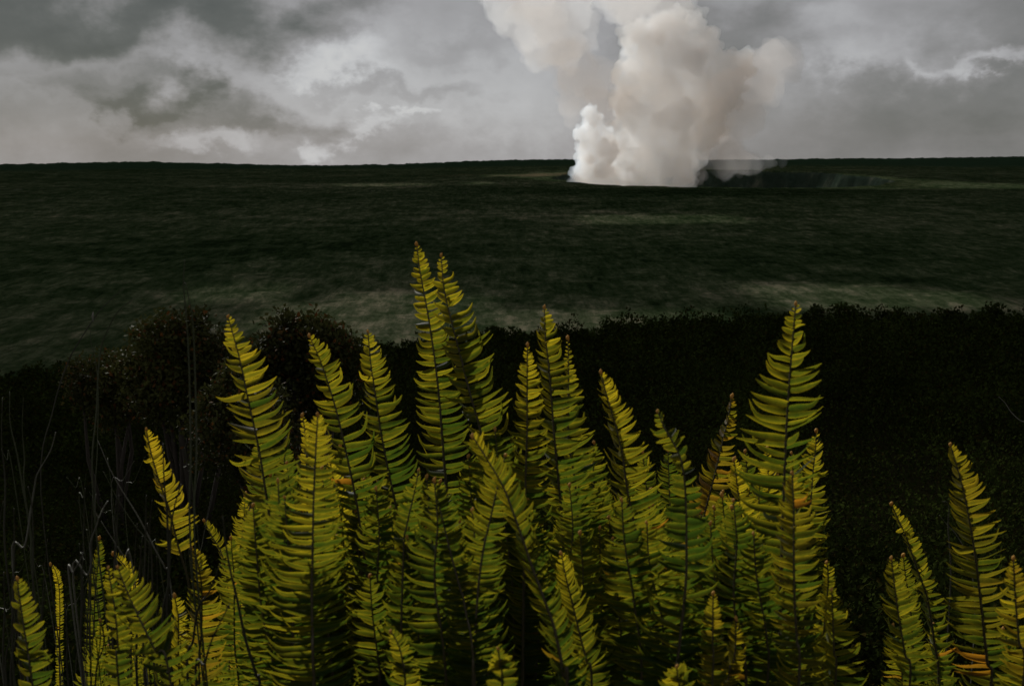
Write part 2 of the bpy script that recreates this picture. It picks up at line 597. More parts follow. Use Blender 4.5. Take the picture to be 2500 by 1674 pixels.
small = [S(1440, 445, 45, 2900), S(1480, 440, 50, 2910), S(1455, 400, 50, 2900), S(1450, 365, 46, 2900), S(1480, 365, 34, 2910), S(1442, 325, 34, 2900),
         S(1448, 295, 26, 2900), S(1440, 272, 19, 2900), S(1410, 450, 22, 2870), S(1392, 458, 12, 2860), S(1425, 375, 24, 2890)]
tag(smoke_mesh('smoke_plume', small, [(13, 0.42, 0.3), (9, 0.42, 0.3)], 2.6, m_smoke2, 11),
    'small bright white steam column at the left end of the crater', 'smoke')
back = [S(1340, 60, 75, 3520), S(1300, 10, 80, 3540), S(1380, 110, 60, 3520), S(1400, 40, 55, 3520), S(1330, 130, 45, 3520), S(1260, -60, 90, 3560), S(1600, 10, 75, 3560), S(1550, -40, 90, 3560), S(1660, 30, 50, 3560), S(1480, -30, 70, 3520)]
m_back = smoke_mat('smoke_drift', 0.0038, (0.86, 0.93, 1.0), (1.0, 0.5, 0.06), 0.00025, 0.4)
tag(smoke_mesh('smoke_plume', back, [(12, 0.45, 0.3), (8, 0.45, 0.3)], 7.0, m_back, 23),
    'faint drifting smoke cloud with a tan underside, upper left of the big column', 'smoke')
drift = [S(1880, 395, 14, 3330), S(1690, 396, 28, 3720), S(1720, 396, 28, 3720), S(1755, 397, 30, 3720), S(1790, 396, 28, 3720), S(1822, 397, 24, 3720), S(1850, 398, 20, 3720), S(1910, 399, 14, 3720), S(1780, 385, 40, 3650), S(1760, 330, 70, 3300), S(1800, 250, 70, 3300), S(1850, 180, 60, 3320), S(1700, 425, 24, 3400), S(1900, 140, 55, 3350), S(1780, 395, 38, 3300),
         S(1840, 398, 22, 3320), S(1480, 255, 55, 3300), S(1430, 210, 60, 3340), S(1390, 160, 50, 3380)]
tag(smoke_mesh('smoke_haze', drift, [(10, 0.5, 0.3), (7, 0.5, 0.3)], 9.0, m_thin, 31),
    'thin tan smoke veil hanging behind and right of the big column', 'smoke')

# ------------------------------------------------------------------ leaves shared by shrubs
def leaf_mat(name, c_lo, c_hi, red, trans, rough=0.35, spec=0.15):
    m, t = mat(name)
    pos = t.n('ShaderNodeNewGeometry').outputs['Position']
    rnd = t.n('ShaderNodeNewGeometry').outputs['Random Per Island']
    c = t.mix(rnd, c_lo, c_hi)
    kinds = t.sstep(t.noise(pos, 0.55, 3, 0.6), 0.42, 0.68)
    c = t.mix(t.mul(kinds, 0.7), c, tuple(q * 2.0 for q in c_hi))
    c = t.mix(t.mul(t.sstep(rnd, 0.86, 0.95), 0.9), c, red)
    pr = t.n('ShaderNodeBsdfPrincipled', ins={'Base Color': c, 'Roughness': rough, 'Specular IOR Level': spec})
    tr = t.n('ShaderNodeBsdfTranslucent', ins={'Color': c})
    surf(t, t.n('ShaderNodeMixShader', ins={0: trans, 1: pr.outputs[0], 2: tr.outputs[0]}).outputs[0])
    return m


m_bush = leaf_mat('bush_leaf', (0.014, 0.017, 0.005), (0.036, 0.038, 0.010), (0.09, 0.035, 0.010), 0.18, 0.6, 0.05)
m_scrub = leaf_mat('scrub_leaf', (0.006, 0.009, 0.002), (0.018, 0.025, 0.005), (0.02, 0.016, 0.004), 0.10, 0.8, 0.0)
m_bark, t = mat('bark')
n1 = t.noise(t.n('ShaderNodeNewGeometry').outputs['Position'], 60, 4, 0.6)
surf(t, t.n('ShaderNodeBsdfPrincipled', ins={'Base Color': t.mix(n1, (0.02, 0.016, 0.011), (0.07, 0.055, 0.04)), 'Roughness': 0.9}).outputs[0])


def leaf_quads(centres, size, rng, upright=0.3):
    """many little four sided leaves as vertex / face arrays"""
    n = len(centres)
    d = rng.normal(size=(n, 3))
    d[:, 2] += upright
    d /= np.linalg.norm(d, axis=1)[:, None]
    h = rng.normal(size=(n, 3))
    s = np.cross(d, h)
    s /= np.linalg.norm(s, axis=1)[:, None] + 1e-9
    nn = np.cross(d, s)
    L = (size * rng.uniform(0.7, 1.3, n))[:, None]
    a = centres
    b = centres + d * L * 0.5 + s * L * 0.30 + nn * L * 0.06
    c = centres + d * L
    e = centres + d * L * 0.5 - s * L * 0.30 + nn * L * 0.06
    v = np.stack([a, b, c, e], 1).reshape(-1, 3)
    f = np.arange(4 * n).reshape(n, 4)
    return v, f


def tube(pts, radii, sides=5):
    pts = [Vector(p) for p in pts]
    vs, fs = [], []
    n = len(pts)
    for i, p in enumerate(pts):
        tg = (pts[min(i + 1, n - 1)] - pts[max(i - 1, 0)]).normalized()
        s_ = tg.cross(Vector((0.13, 1, 0.21))).normalized()
        u_ = tg.cross(s_)
        for k in range(sides):
            an = 2 * math.pi * k / sides
            vs.append(p + (s_ * math.cos(an) + u_ * math.sin(an)) * radii[i])
    for i in range(n - 1):
        for k in range(sides):
            k2 = (k + 1) % sides
            fs.append((i * sides + k, i * sides + k2, (i + 1) * sides + k2, (i + 1) * sides + k))
    fs.append(tuple(range(sides))[::-1])
    fs.append(tuple((n - 1) * sides + k for k in range(sides)))
    return vs, fs


def gz(x, y):
    return float(hill_z(np.array([x]), np.array([y]))[0])


def make_bush(name, lobes, nleaf, leaf, label, base, seed, group=None):
    """crown of leaf tufts at twig ends on the surface of lobes, plus stems"""
    rng = np.random.default_rng(seed)
    rnd = random.Random(seed)
    root = thing(name, base, label, 'bush', group)
    main_r = max(r for _, r in lobes)
    extra = []
    for c, r in lobes:
        for _ in range(5):
            d = Vector((rnd.gauss(0, 1), rnd.gauss(0, 1), rnd.gauss(0.3, 1))).normalized()
            extra.append((Vector(c) + d * r * rnd.uniform(0.9, 1.25), main_r * rnd.uniform(0.12, 0.30)))
    stems = list(lobes)
    lobes = list(lobes) + extra
    tot = sum(r ** 2 for _, r in lobes)
    cs = []
    for c, r in lobes:
        n = int(nleaf * r * r / tot)
        k = max(1, n // 9)
        d = rng.normal(size=(k, 3))
        d /= np.linalg.norm(d, axis=1)[:, None]
        rad = r * (1 - 0.55 * rng.random(k) ** 2.2) * (1 + 0.22 * rng.normal(size=k) * 0.6)
        tuft = np.array(c) + d * rad[:, None] * np.array([1, 1, 0.95])
        cs.append(np.repeat(tuft, 9, 0) + rng.normal(size=(k * 9, 3)) * leaf * 0.9)
    cs = np.concatenate(cs)
    v, f = leaf_quads(cs, leaf, rng, 0.5)
    mesh_obj('crown', v - np.array(base), f, m_bush, root, smooth=False)
    for c, r in stems:
        p0 = Vector(base) + Vector((rnd.uniform(-.08, .08), rnd.uniform(-.08, .08), -0.05))
        p2 = Vector(c) + Vector((0, 0, r * 0.3))
        p1 = (p0 + p2) / 2 + Vector((rnd.uniform(-.1, .1), rnd.uniform(-.1, .1), 0.05))
        v, f = tube([p0 - Vector(base), p1 - Vector(base), p2 - Vector(base)], [0.022, 0.016, 0.006], 6)
        mesh_obj('stem', v, f, m_bark, root)
    return root


def lobes(dep, lst):
    return [(at(px, py, dep + dd), r / FPX * dep) for (px, py, r, dd) in lst]


b1 = lobes(7.0, [(430, 850, 78, 0), (385, 845, 55, -.1), (490, 870, 65, .1), (440, 830, 62, 0.1), (520, 930, 60, 0), (380, 940, 75, -.1), (460, 960, 90, 0), (340, 900, 35, 0)])
b2 = lobes(6.6, [(745, 850, 85, 0), (690, 860, 60, -.1), (800, 850, 62, 0.1), (775, 835, 60, 0), (845, 870, 46, 0), (650, 880, 45, 0), (720, 950, 90, 0), (810, 950, 80, 0)])
b3 = lobes(7.4, [(250, 930, 62, 0), (300, 905, 40, 0), (200, 945, 45, 0), (280, 980, 70, 0), (330, 960, 50, 0)])
b4 = lobes(5.6, [(600, 1010, 80, 0), (560, 960, 45, 0), (640, 1090, 100, 0), (540, 1080, 80, 0)])


def bush_at(dep, px, lst, *a):
    q = at(px, 900, dep)
    return make_bush('bush', lst, *a, base=(q.x, q.y, gz(q.x, q.y)), seed=len(a[2]))


bush_at(7.0, 440, b1, 13000, 0.036, 'dark leafy bush with a rounded top, left of the leftmost tall fern frond')
bush_at(6.6, 750, b2, 13000, 0.035, 'dark leafy bush with reddish leaf tips behind the three fronds left of centre')
bush_at(7.4, 260, b3, 8000, 0.030, 'low dark bush sloping down at the far left')
bush_at(5.6, 600, b4, 9000, 0.028, 'low dark bush in shade behind the leftmost tall fern frond')

# dense scrub on the slope: nobody could count it
rng = np.random.default_rng(5)
NS = 3600
rs = np.exp(rng.uniform(math.log(3.4), math.log(EDGE_R + 6), NS))
ts = rng.uniform(-0.66, 0.66, NS)
sx, sy = rs * np.sin(ts), rs * np.cos(ts)
sz = hill_z(sx, sy)
hn = fbm(sx / 7, sy / 7, 3, 40)
allc, alls = [], []
for k in range(NS):
    R0 = rng.uniform(0.35, 0.75) * (0.45 + 0.55 * min(1, rs[k] / 50))
    hgt = rng.uniform(0.6, 1.2) * (0.75 + 1.1 * max(0, hn[k] + 0.25)) * (0.35 + 0.65 * min(1, rs[k] / 45)) * VEG * 0.75
    n = 120
    d = rng.normal(size=(n, 3))
    d /= np.linalg.norm(d, axis=1)[:, None]
    p = d * (1 - 0.5 * rng.random(n)[:, None] ** 2) * np.array([R0, R0, hgt * 0.5]) + np.array([sx[k], sy[k], sz[k] + hgt * 0.45])
    allc.append(p)
    alls.append(np.full(n, max(0.028, 0.0036 * rs[k])))
v, f = leaf_quads(np.concatenate(allc), np.concatenate(alls), rng, 0.8)
o = mesh_obj('scrub', v, f, m_scrub, smooth=False, kind='stuff')
tag(o, 'dense dark scrub covering the slope below the ferns', 'scrub')

# shrubs that stand out on the crest of the slope
rngc = np.random.default_rng(17)
crest_meshes = []
for k in range(4):
    cc = []
    for q in range(rngc.integers(5, 8)):
        c = np.array([rngc.uniform(-.5, .5), rngc.uniform(-.5, .5), rngc.uniform(.35, .95)])
        r = rngc.uniform(.22, .42)
        d = rngc.normal(size=(90, 3)); d /= np.linalg.norm(d, axis=1)[:, None]
        cc.append(c + d * r * (1 - .5 * rngc.random((90, 1)) ** 2))
    cc = np.concatenate(cc)
    v, f = leaf_quads(cc, np.full(len(cc), 0.13), rngc, 0.8)
    me = bpy.data.meshes.new('crown')
    me.from_pydata(v.tolist(), [], f.tolist())
    me.materials.append(m_scrub)
    crest_meshes.append(me)
tv, tf = tube([(0, 0, -0.2), (0.03, 0.02, 0.4), (0, 0.05, 0.8)], [0.06, 0.045, 0.02], 6)
trunk_me = bpy.data.meshes.new('trunk')
trunk_me.from_pydata([tuple(p) for p in tv], [], tf)
trunk_me.materials.append(m_bark)
CREST = [(930, 833, 1.4), (1215, 800, 1.7), (1260, 806, 1.3), (1330, 802, 1.1), (1440, 790, 1.2), (1590, 780, 1.8), (1660, 778, 1.3), (1735, 768, 1.6), (1895, 752, 1.5),
         (1985, 748, 1.6), (2075, 735, 2.4), (2180, 752, 1.4), (2310, 745, 1.7), (2440, 748, 1.4), (60, 897, 1.6), (170, 888, 1.2)]
for k, (px, py, s_) in enumerate(CREST):
    az = math.atan2(ray(px, py).x, ray(px, py).y)
    r_ = EDGE_R * random.uniform(0.88, 0.99)
    x, y = r_ * math.sin(az), r_ * math.cos(az)
    if px == 2075:
        lab, grp = 'tallest dark wedge shaped shrub on the slope crest right of the tall right frond', None
    elif px < 200:
        lab, grp = 'dark shrub on the slope crest at the left edge', 'crest shrubs on the left'
    elif px == 930:
        lab, grp = 'dark shrub on the slope crest just left of the two tallest fronds', None
    elif px == 1215:
        lab, grp = 'round dark shrub on the slope crest just right of the two tallest fronds', None
    else:
        lab, grp = 'small dark shrub along the slope crest between centre and right edge', 'crest shrubs on the right'
    z = gz(x, y)
    e = thing('shrub', (x, y, z), lab, 'shrub', grp)
    for nm, me in (('crown', crest_meshes[k % 4]), ('trunk', trunk_me)):
        c = bpy.data.objects.new(nm, me)
        col.objects.link(c)
        c.parent = e
    tall = max(0.9, (CAM.z + (at(px, py, 1) - CAM).z * y / (at(px, py, 1) - CAM).y - z) / 1.15)
    e.scale = (s_, s_, min(max(tall, s_ * 0.8), s_ * 1.7))
    e.rotation_euler = (0, 0, random.uniform(0, 6))

# ------------------------------------------------------------------ ferns
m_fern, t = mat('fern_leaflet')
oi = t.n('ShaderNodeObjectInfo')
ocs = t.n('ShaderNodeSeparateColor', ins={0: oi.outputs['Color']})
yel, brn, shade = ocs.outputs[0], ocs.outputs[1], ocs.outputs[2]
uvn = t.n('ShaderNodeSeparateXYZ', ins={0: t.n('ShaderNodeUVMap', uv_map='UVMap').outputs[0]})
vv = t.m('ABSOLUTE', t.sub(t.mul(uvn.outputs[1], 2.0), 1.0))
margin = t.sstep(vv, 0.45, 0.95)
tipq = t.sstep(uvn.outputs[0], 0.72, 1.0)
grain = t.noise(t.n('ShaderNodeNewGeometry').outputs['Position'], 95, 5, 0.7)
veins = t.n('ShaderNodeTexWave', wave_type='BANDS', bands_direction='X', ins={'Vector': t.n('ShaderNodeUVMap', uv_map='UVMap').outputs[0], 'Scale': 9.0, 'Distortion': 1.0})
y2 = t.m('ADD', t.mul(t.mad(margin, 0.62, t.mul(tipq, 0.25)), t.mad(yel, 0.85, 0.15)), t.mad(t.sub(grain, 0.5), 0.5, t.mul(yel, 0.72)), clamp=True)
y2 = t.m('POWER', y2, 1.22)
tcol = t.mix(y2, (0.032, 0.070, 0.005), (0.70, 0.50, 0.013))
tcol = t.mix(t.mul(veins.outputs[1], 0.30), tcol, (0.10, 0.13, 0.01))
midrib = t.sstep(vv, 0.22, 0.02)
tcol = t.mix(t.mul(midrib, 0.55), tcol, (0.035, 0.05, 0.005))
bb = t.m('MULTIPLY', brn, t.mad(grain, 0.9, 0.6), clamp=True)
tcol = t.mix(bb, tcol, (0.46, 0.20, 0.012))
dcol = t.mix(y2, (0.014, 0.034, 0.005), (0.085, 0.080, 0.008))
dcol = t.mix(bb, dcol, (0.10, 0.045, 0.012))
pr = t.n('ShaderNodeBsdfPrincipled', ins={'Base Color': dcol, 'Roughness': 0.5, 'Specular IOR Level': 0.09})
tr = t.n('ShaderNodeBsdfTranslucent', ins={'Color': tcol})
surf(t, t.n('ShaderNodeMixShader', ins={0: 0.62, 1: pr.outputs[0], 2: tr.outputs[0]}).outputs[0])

m_rachis, t = mat('fern_stem')
n1 = t.noise(t.n('ShaderNodeNewGeometry').outputs['Position'], 120, 3, 0.6)
surf(t, t.n('ShaderNodeBsdfPrincipled', ins={'Base Color': t.mix(n1, (0.020, 0.017, 0.006), (0.055, 0.042, 0.013)), 'Roughness': 0.6}).outputs[0])
m_bud, t = mat('fern_bud')
n1 = t.noise(t.n('ShaderNodeNewGeometry').outputs['Position'], 400, 3, 0.6)
bc = t.mix(n1, (0.35, 0.16, 0.03), (0.60, 0.36, 0.06))
surf(t, t.n('ShaderNodeMixShader', ins={0: 0.4, 1: t.n('ShaderNodeBsdfPrincipled', ins={'Base Color': bc, 'Roughness': 0.8}).outputs[0],
                                        2: t.n('ShaderNodeBsdfTranslucent', ins={'Color': bc}).outputs[0]}).outputs[0])


def leaflet_mesh(aspect, hook, sag, roll, wav, side, rnd):
    """unit long leaflet along +x (mirrored for the left side), +y towards the frond tip, +z towards the viewer"""
    NU, NV = 8, 3
    vs, fs, uv = [], [], []
    for i in range(NU + 1):
        u = i / NU
        w = 0.5 * aspect * (min(1.0, 0.72 + 1.6 * u)) * max(0.03, (1 - u ** 2.0)) ** 0.85
        if aspect > 0.35:
            w = 0.5 * aspect * max(0.12, math.sin(math.pi * min(1, 0.30 + 0.70 * u)) ** 0.55)
        cy = -0.035 * math.sin(u * math.pi) * (1 - aspect) + hook * max(0, u - 0.6) ** 2 * 3.2
        cz = sag * u * u + wav * math.sin(u * 5.0 + 0.6) * 0.05
        slope = hook * 6.4 * max(0, u - 0.6)
        for j in range(NV + 1):
            v = j / NV * 2 - 1
            yy = v * w
            x = u * (1 - 0.12 * abs(hook) * u) - slope * yy * 0.7
            z = cz + roll * (v * v) * w * 1.3 + (w * v) * 0.35 * wav
            vs.append((x * side, cy + yy, z))
            uv.append((u, v * 0.5 + 0.5))
    for i in range(NU):
        for j in range(NV):
            q = i * (NV + 1) + j
            f = (q, q + NV + 1, q + NV + 2, q + 1)
            fs.append(f if side > 0 else f[::-1])
    me = bpy.data.meshes.new('leaflet')
    me.from_pydata(vs, [], fs)
    me.polygons.foreach_set('use_smooth', [True] * len(fs))
    ul = me.uv_layers.new(name='UVMap')
    li = np.empty(len(me.loops), dtype=np.int32)
    me.loops.foreach_get('vertex_index', li)
    ul.data.foreach_set('uv', np.array(uv, dtype=np.float32)[li].ravel())
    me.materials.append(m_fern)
    return me


rl = random.Random(4)
ASPECTS = (0.45, 0.26, 0.17, 0.125)
LEAF = {}
for a_ in ASPECTS:
    for side in (1, -1):
        lst = []
        for k in range(7):
            hook = rl.uniform(0.02, 0.16) if a_ > 0.35 else abs(rl.gauss(0.0, 0.45))
            lst.append(leaflet_mesh(a_, hook, rl.uniform(-0.22, 0.14), rl.choice((-1, 1, 1)) * rl.uniform(0.15, 0.6), rl.uniform(-1, 1), side, rl))
        LEAF[(a_, side)] = lst

bud_bm = bmesh.new()
bmesh.ops.create_icosphere(bud_bm, subdivisions=2, radius=1)
for v_ in bud_bm.verts:
    v_.co.x *= 0.75
    v_.co.y *= 0.8
    v_.co += v_.co * 0.18 * math.sin(v_.co.z * 7 + v_.co.x * 5)
bud_me = bpy.data.meshes.new('bud')
bud_bm.to_mesh(bud_me)
bud_bm.free()
bud_me.polygons.foreach_set('use_smooth', [True] * len(bud_me.polygons))
bud_me.materials.append(m_bud)


def catmull(pts, n):
    out = []
    P_ = [pts[0] * 2 - pts[1]] + list(pts) + [pts[-1] * 2 - pts[-2]]
    for i in range(1, len(P_) - 2):
        p0, p1, p2, p3 = P_[i - 1], P_[i], P_[i + 1], P_[i + 2]
        for k in range(n):
            s_ = k / n
            out.append(0.5 * ((2 * p1) + (p2 - p0) * s_ + (2 * p0 - 5 * p1 + 4 * p2 - p3) * s_ ** 2 + (3 * p1 - p0 - 3 * p2 + p3) * s_ ** 3))
    out.append(pts[-1])
    return out


FRONDS = []


def frond(label, px, wl, wr, depth, lean=0.12, spacing=22, yellow=0.55, brown=0.0, group=None, stop=None, twist=0.0, seed=None, fold=None, upang=(0.45, 0.08), jit=1.0, grow=150.0, spots=()):
    """px: rachis points in the photograph from the tip down; wl / wr: widths of the left and right halves as (row, px) pairs"""
    rnd = random.Random(seed if seed is not None else int(px[0][0] * 7 + px[0][1]))
    P_ = []
    y0, y1 = px[0][1], max(px[-1][1], 1700)
    pts = list(px)
    if pts[-1][1] < 1690:                       # run on down to the foot
        (xa, ya), (xb, yb) = pts[-2], pts[-1]
        sl_ = max(-0.12, min(0.12, (xb - xa) / max(1, yb - ya)))
        pts.append((xb + sl_ * (1700 - yb), 1700))
    for (x, y) in pts:
        q = (y - y0) / max(1, 1700 - y0)
        P_.append(at(x, y, depth + lean * q))
    foot = P_[-1].copy()
    foot.x += (P_[-1].x - P_[-2].x) * 0.3
    foot.y += 0.05
    foot.z = gz(foot.x, foot.y) - 0.02
    mid = (P_[-1] + foot) / 2
    P_ += [mid, foot]
    C_ = catmull(P_, 8)
    # arc length
    acc = [0.0]
    for i in range(1, len(C_)):
        acc.append(acc[-1] + (C_[i] - C_[i - 1]).length)
    L = acc[-1]

    def sample(s_):
        for i in range(1, len(C_)):
            if acc[i] >= s_:
                k = (s_ - acc[i - 1]) / max(1e-9, acc[i] - acc[i - 1])
                return C_[i - 1].lerp(C_[i], k), (C_[i - 1] - C_[i]).normalized()
        return C_[-1], (C_[-2] - C_[-1]).normalized()

    def row(p):
        d = p - CAM
        return 837 - FPX * d.dot(UP) / d.dot(FW)

    root = thing('fern_frond', foot, label, 'fern', group)
    rad = [0.0008 + 0.0018 * min(1, a_ / 0.45) for a_ in acc]
    v, f = tube([p - foot for p in C_], rad, 6)
    mesh_obj('stem', v, f, m_rachis, root)
    b = bpy.data.objects.new('bud', bud_me)
    col.objects.link(b)
    b.parent = root
    b.location = C_[0] - foot - Vector((0, 0, 0.001))
    bs = depth * rnd.uniform(4.0, 6.0) / FPX
    b.scale = (bs, bs, bs * 1.35)
    b.rotation_euler = (rnd.uniform(-.4, .4), rnd.uniform(-.4, .4), 0)
    s_ = depth * 9 / FPX
    stop_row = stop if stop else 1745
    wlr, wlw = [q[0] for q in wl], [q[1] for q in wl]
    wrr, wrw = [q[0] for q in wr], [q[1] for q in wr]
    alt = 0
    fold_l = fold if fold is not None else rnd.uniform(-0.5, 0.5)
    while s_ < L - 0.02:
        p, T = sample(s_)
        rw = row(p)
        if rw > stop_row:
            break
        sp_ = 0.76 * spacing * (0.55 + 0.45 * min(1, (s_ / depth * FPX) / 160)) * depth / FPX
        V = (p - CAM).normalized()
        Sd = T.cross(V).normalized()
        if Sd.x < 0:
            Sd = -Sd
        N = Sd.cross(T).normalized()
        if N.dot(V) > 0:
            N = -N
        if twist:
            Rm = Matrix.Rotation(twist * math.exp(-(s_ * FPX / depth / 110) ** 2), 3, T)
            Sd, N = Rm @ Sd, Rm @ N
        for side in (1, -1):
            wpx = np.interp(rw, wrr, wrw) if side > 0 else np.interp(rw, wlr, wlw)
            full = max(np.interp(rw, wrr, wrw), np.interp(rw, wlr, wlw))
            if wpx < 2:
                continue
            if rnd.random() < 0.02 * jit:
                continue
            Lf = full * depth / FPX * (rnd.uniform(0.86, 1.12) if rnd.random() > 0.03 else rnd.uniform(0.4, 0.7))
            ratio = min(1.0, wpx / full)
            phi = math.acos(min(0.985, max(0.12, ratio))) * (1 if rnd.random() < 0.97 else -0.5)
            phi = phi * (-1) + rnd.gauss(0, 0.10 * jit)          # turned away from the camera
            ss = s_ + (0.5 * sp_ if side < 0 else 0) + rnd.uniform(-.1, .1) * sp_
            pp, TT = sample(min(ss, L - 0.01))
            up = upang[1] + (upang[0] - upang[1]) * math.exp(-(s_ * FPX / depth) / grow) + rnd.gauss(0, 0.07 * jit)
            dx = (Sd * side * math.cos(phi) + N * math.sin(phi))
            dx = (dx * math.cos(up) + TT * math.sin(up)).normalized()
            dy = (TT - dx * TT.dot(dx)).normalized()
            dz = dx.cross(dy)
            if dz.dot(N) < 0:
                dz = -dz
            roll = rnd.gauss(0.0, 0.28 * jit) + 0.35 * fold_l * side
            dy, dz = dy * math.cos(roll) + dz * math.sin(roll), dz * math.cos(roll) - dy * math.sin(roll)
            Wd = min(sp_ * rnd.uniform(0.86, 1.04), Lf * 0.55)
            asp = Wd / Lf
            key = min(ASPECTS, key=lambda q: abs(q - asp))
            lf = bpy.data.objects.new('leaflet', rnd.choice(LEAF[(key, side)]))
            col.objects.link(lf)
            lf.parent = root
            M = Matrix.Identity(4)
            ax = dx * side
            for r_ in range(3):
                M[r_][0] = ax[r_] * Lf
                M[r_][1] = dy[r_] * Wd / key
                M[r_][2] = dz[r_] * Lf * 0.9
                M[r_][3] = (pp - foot)[r_]
            lf.matrix_basis = M
            br = brown * max(0, rnd.gauss(0.5, 0.5))
            if rnd.random() < 0.004:
                br = rnd.uniform(0.4, 0.9)
            for (sr, ssd, am) in spots:
                if abs(rw - sr) < spacing * 0.75 and ssd == side:
                    br = am
            yy = yellow * (0.08 + 1.15 * math.exp(-(s_ * FPX / depth) / 340)) + rnd.gauss(0, 0.10) + (0.10 if side < 0 else -0.04)  # leaf age, plus painted light: shaded lower part greener, sunny left half yellower
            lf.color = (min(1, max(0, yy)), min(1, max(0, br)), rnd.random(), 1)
        s_ += sp_
    FRONDS.append(root)
    return root


F = frond
# --- tall fronds, from the left
F('leftmost tall frond, its tip against the dark bush gap', [(556, 771), (585, 876), (606, 976), (633, 1102), (660, 1274), (694, 1484), (702, 1690)],
  [(771, 8), (830, 25), (900, 36), (1000, 42), (1120, 62), (1400, 85)], [(771, 8), (830, 26), (880, 55), (950, 75), (1080, 100), (1250, 115), (1674, 110)], 1.45, spacing=24, yellow=0.50, brown=0.10)
F('frond in front of the right hand bush, left of its twin', [(755, 819), (786, 891), (820, 998), (847, 1113), (874, 1247), (899, 1428), (918, 1543), (930, 1690)],
  [(819, 5), (880, 22), (980, 40), (1100, 52), (1300, 70)], [(819, 8), (870, 36), (950, 56), (1050, 82), (1200, 100), (1500, 100)], 1.55, spacing=23, yellow=0.42)
F('frond at the right edge of the right hand bush', [(898, 808), (906, 894), (915, 952), (929, 1047), (946, 1139), (968, 1241), (985, 1333), (1002, 1447), (1014, 1543), (1025, 1690)],
  [(808, 8), (860, 22), (950, 36), (1100, 48), (1400, 60)], [(808, 8), (860, 28), (950, 58), (1060, 76), (1200, 90), (1500, 90)], 1.6, spacing=22, yellow=0.45)
F('tallest frond of all, left one of the crossing pair at centre', [(1017, 595), (1026, 665), (1043, 757), (1061, 875), (1072, 971), (1084, 1124), (1090, 1200), (1098, 1400), (1106, 1690)],
  [(595, 4), (640, 16), (700, 28), (757, 34), (870, 46), (960, 56), (1100, 70), (1300, 80)], [(595, 4), (640, 24), (700, 38), (800, 45), (950, 60), (1100, 85), (1300, 100)], 1.7, spacing=22, yellow=0.55)
F('second tallest frond, right one of the crossing pair at centre', [(1077, 622), (1084, 703), (1103, 787), (1126, 875), (1145, 952), (1172, 1047), (1192, 1150), (1210, 1300), (1225, 1690)],
  [(622, 5), (670, 20), (760, 30), (900, 40), (1050, 48), (1300, 70)], [(622, 5), (690, 34), (760, 62), (840, 88), (950, 92), (1050, 100), (1300, 100)], 1.6, spacing=24, yellow=0.5)
F('frond right of centre with its tip just left of a taller one', [(1288, 841), (1287, 933), (1287, 1047), (1284, 1141), (1281, 1300), (1278, 1500), (1276, 1690)],
  [(841, 4), (890, 20), (960, 28), (1050, 36), (1110, 46), (1300, 60)], [(841, 4), (890, 22), (960, 40), (1050, 52), (1150, 70), (1300, 80)], 1.5, spacing=21, yellow=0.62)
F('tall straight frond standing alone above its neighbours right of centre', [(1329, 749), (1332, 825), (1340, 894), (1346, 971), (1355, 1086), (1370, 1250), (1385, 1500), (1396, 1690)],
  [(749, 4), (790, 15), (850, 24), (950, 30), (1100, 44), (1300, 60)], [(749, 4), (790, 24), (830, 40), (900, 55), (1000, 72), (1150, 85), (1400, 90)], 1.55, spacing=23, yellow=0.52)
F('frond half hidden behind the tall straight one, small bud tip at its right', [(1386, 824), (1388, 900), (1388, 1067), (1403, 1169), (1409, 1249), (1416, 1450), (1420, 1690)],
  [(824, 3), (870, 12), (1000, 24), (1200, 60)], [(824, 3), (880, 14), (950, 32), (1040, 58), (1130, 76), (1300, 80), (1500, 80)], 1.7, spacing=22, yellow=0.5)
F('golden frond leaning left, right of the tall straight one', [(1467, 907), (1482, 968), (1501, 1033), (1519, 1106), (1532, 1198), (1549, 1282), (1575, 1416), (1586, 1496), (1602, 1690)],
  [(907, 3), (970, 11), (1080, 20), (1130, 36), (1200, 50), (1320, 52), (1450, 78), (1600, 80)], [(907, 5), (950, 30), (1033, 55), (1120, 76), (1200, 92), (1400, 95)], 1.42, spacing=21, yellow=0.75)
F('dark green frond with a curled twisted tip and shiny leaflets', [(1605, 1002), (1622, 1044), (1649, 1090), (1664, 1129), (1673, 1198), (1676, 1329), (1674, 1428), (1664, 1527), (1654, 1619), (1648, 1690)],
  [(1002, 6), (1030, 24), (1090, 18), (1130, 14), (1180, 38), (1250, 58), (1350, 80), (1450, 115), (1600, 130)], [(1002, 8), (1040, 36), (1090, 34), (1130, 20), (1190, 42), (1260, 50), (1330, 64), (1430, 88), (1600, 110)],
  1.2, lean=0.05, spacing=26, yellow=0.22, twist=1.1, jit=1.6)
F('slim brownish frond leaning right with withered left leaflets', [(1787, 966), (1777, 1025), (1767, 1064), (1754, 1121), (1737, 1190), (1720, 1255), (1700, 1350), (1672, 1500), (1650, 1690)],
  [(966, 2), (1030, 6), (1064, 18), (1121, 32), (1200, 50), (1350, 60)], [(966, 4), (1000, 17), (1060, 30), (1120, 44), (1200, 60), (1350, 60)], 2.05, spacing=19, yellow=0.45, brown=0.45)
F('tall frond on the right with widely spaced curly leaflets', [(1943, 740), (1938, 796), (1932, 872), (1926, 945), (1920, 1044), (1915, 1159), (1910, 1300), (1905, 1500), (1900, 1690)],
  [(740, 6), (775, 22), (820, 33), (860, 50), (885, 74), (960, 88), (1020, 98), (1080, 122), (1300, 125)], [(740, 6), (775, 20), (840, 32), (880, 58), (945, 80), (1020, 82), (1120, 80), (1400, 90)], 1.3, spacing=29, yellow=0.42, jit=1.3, upang=(0.35, 0.14))
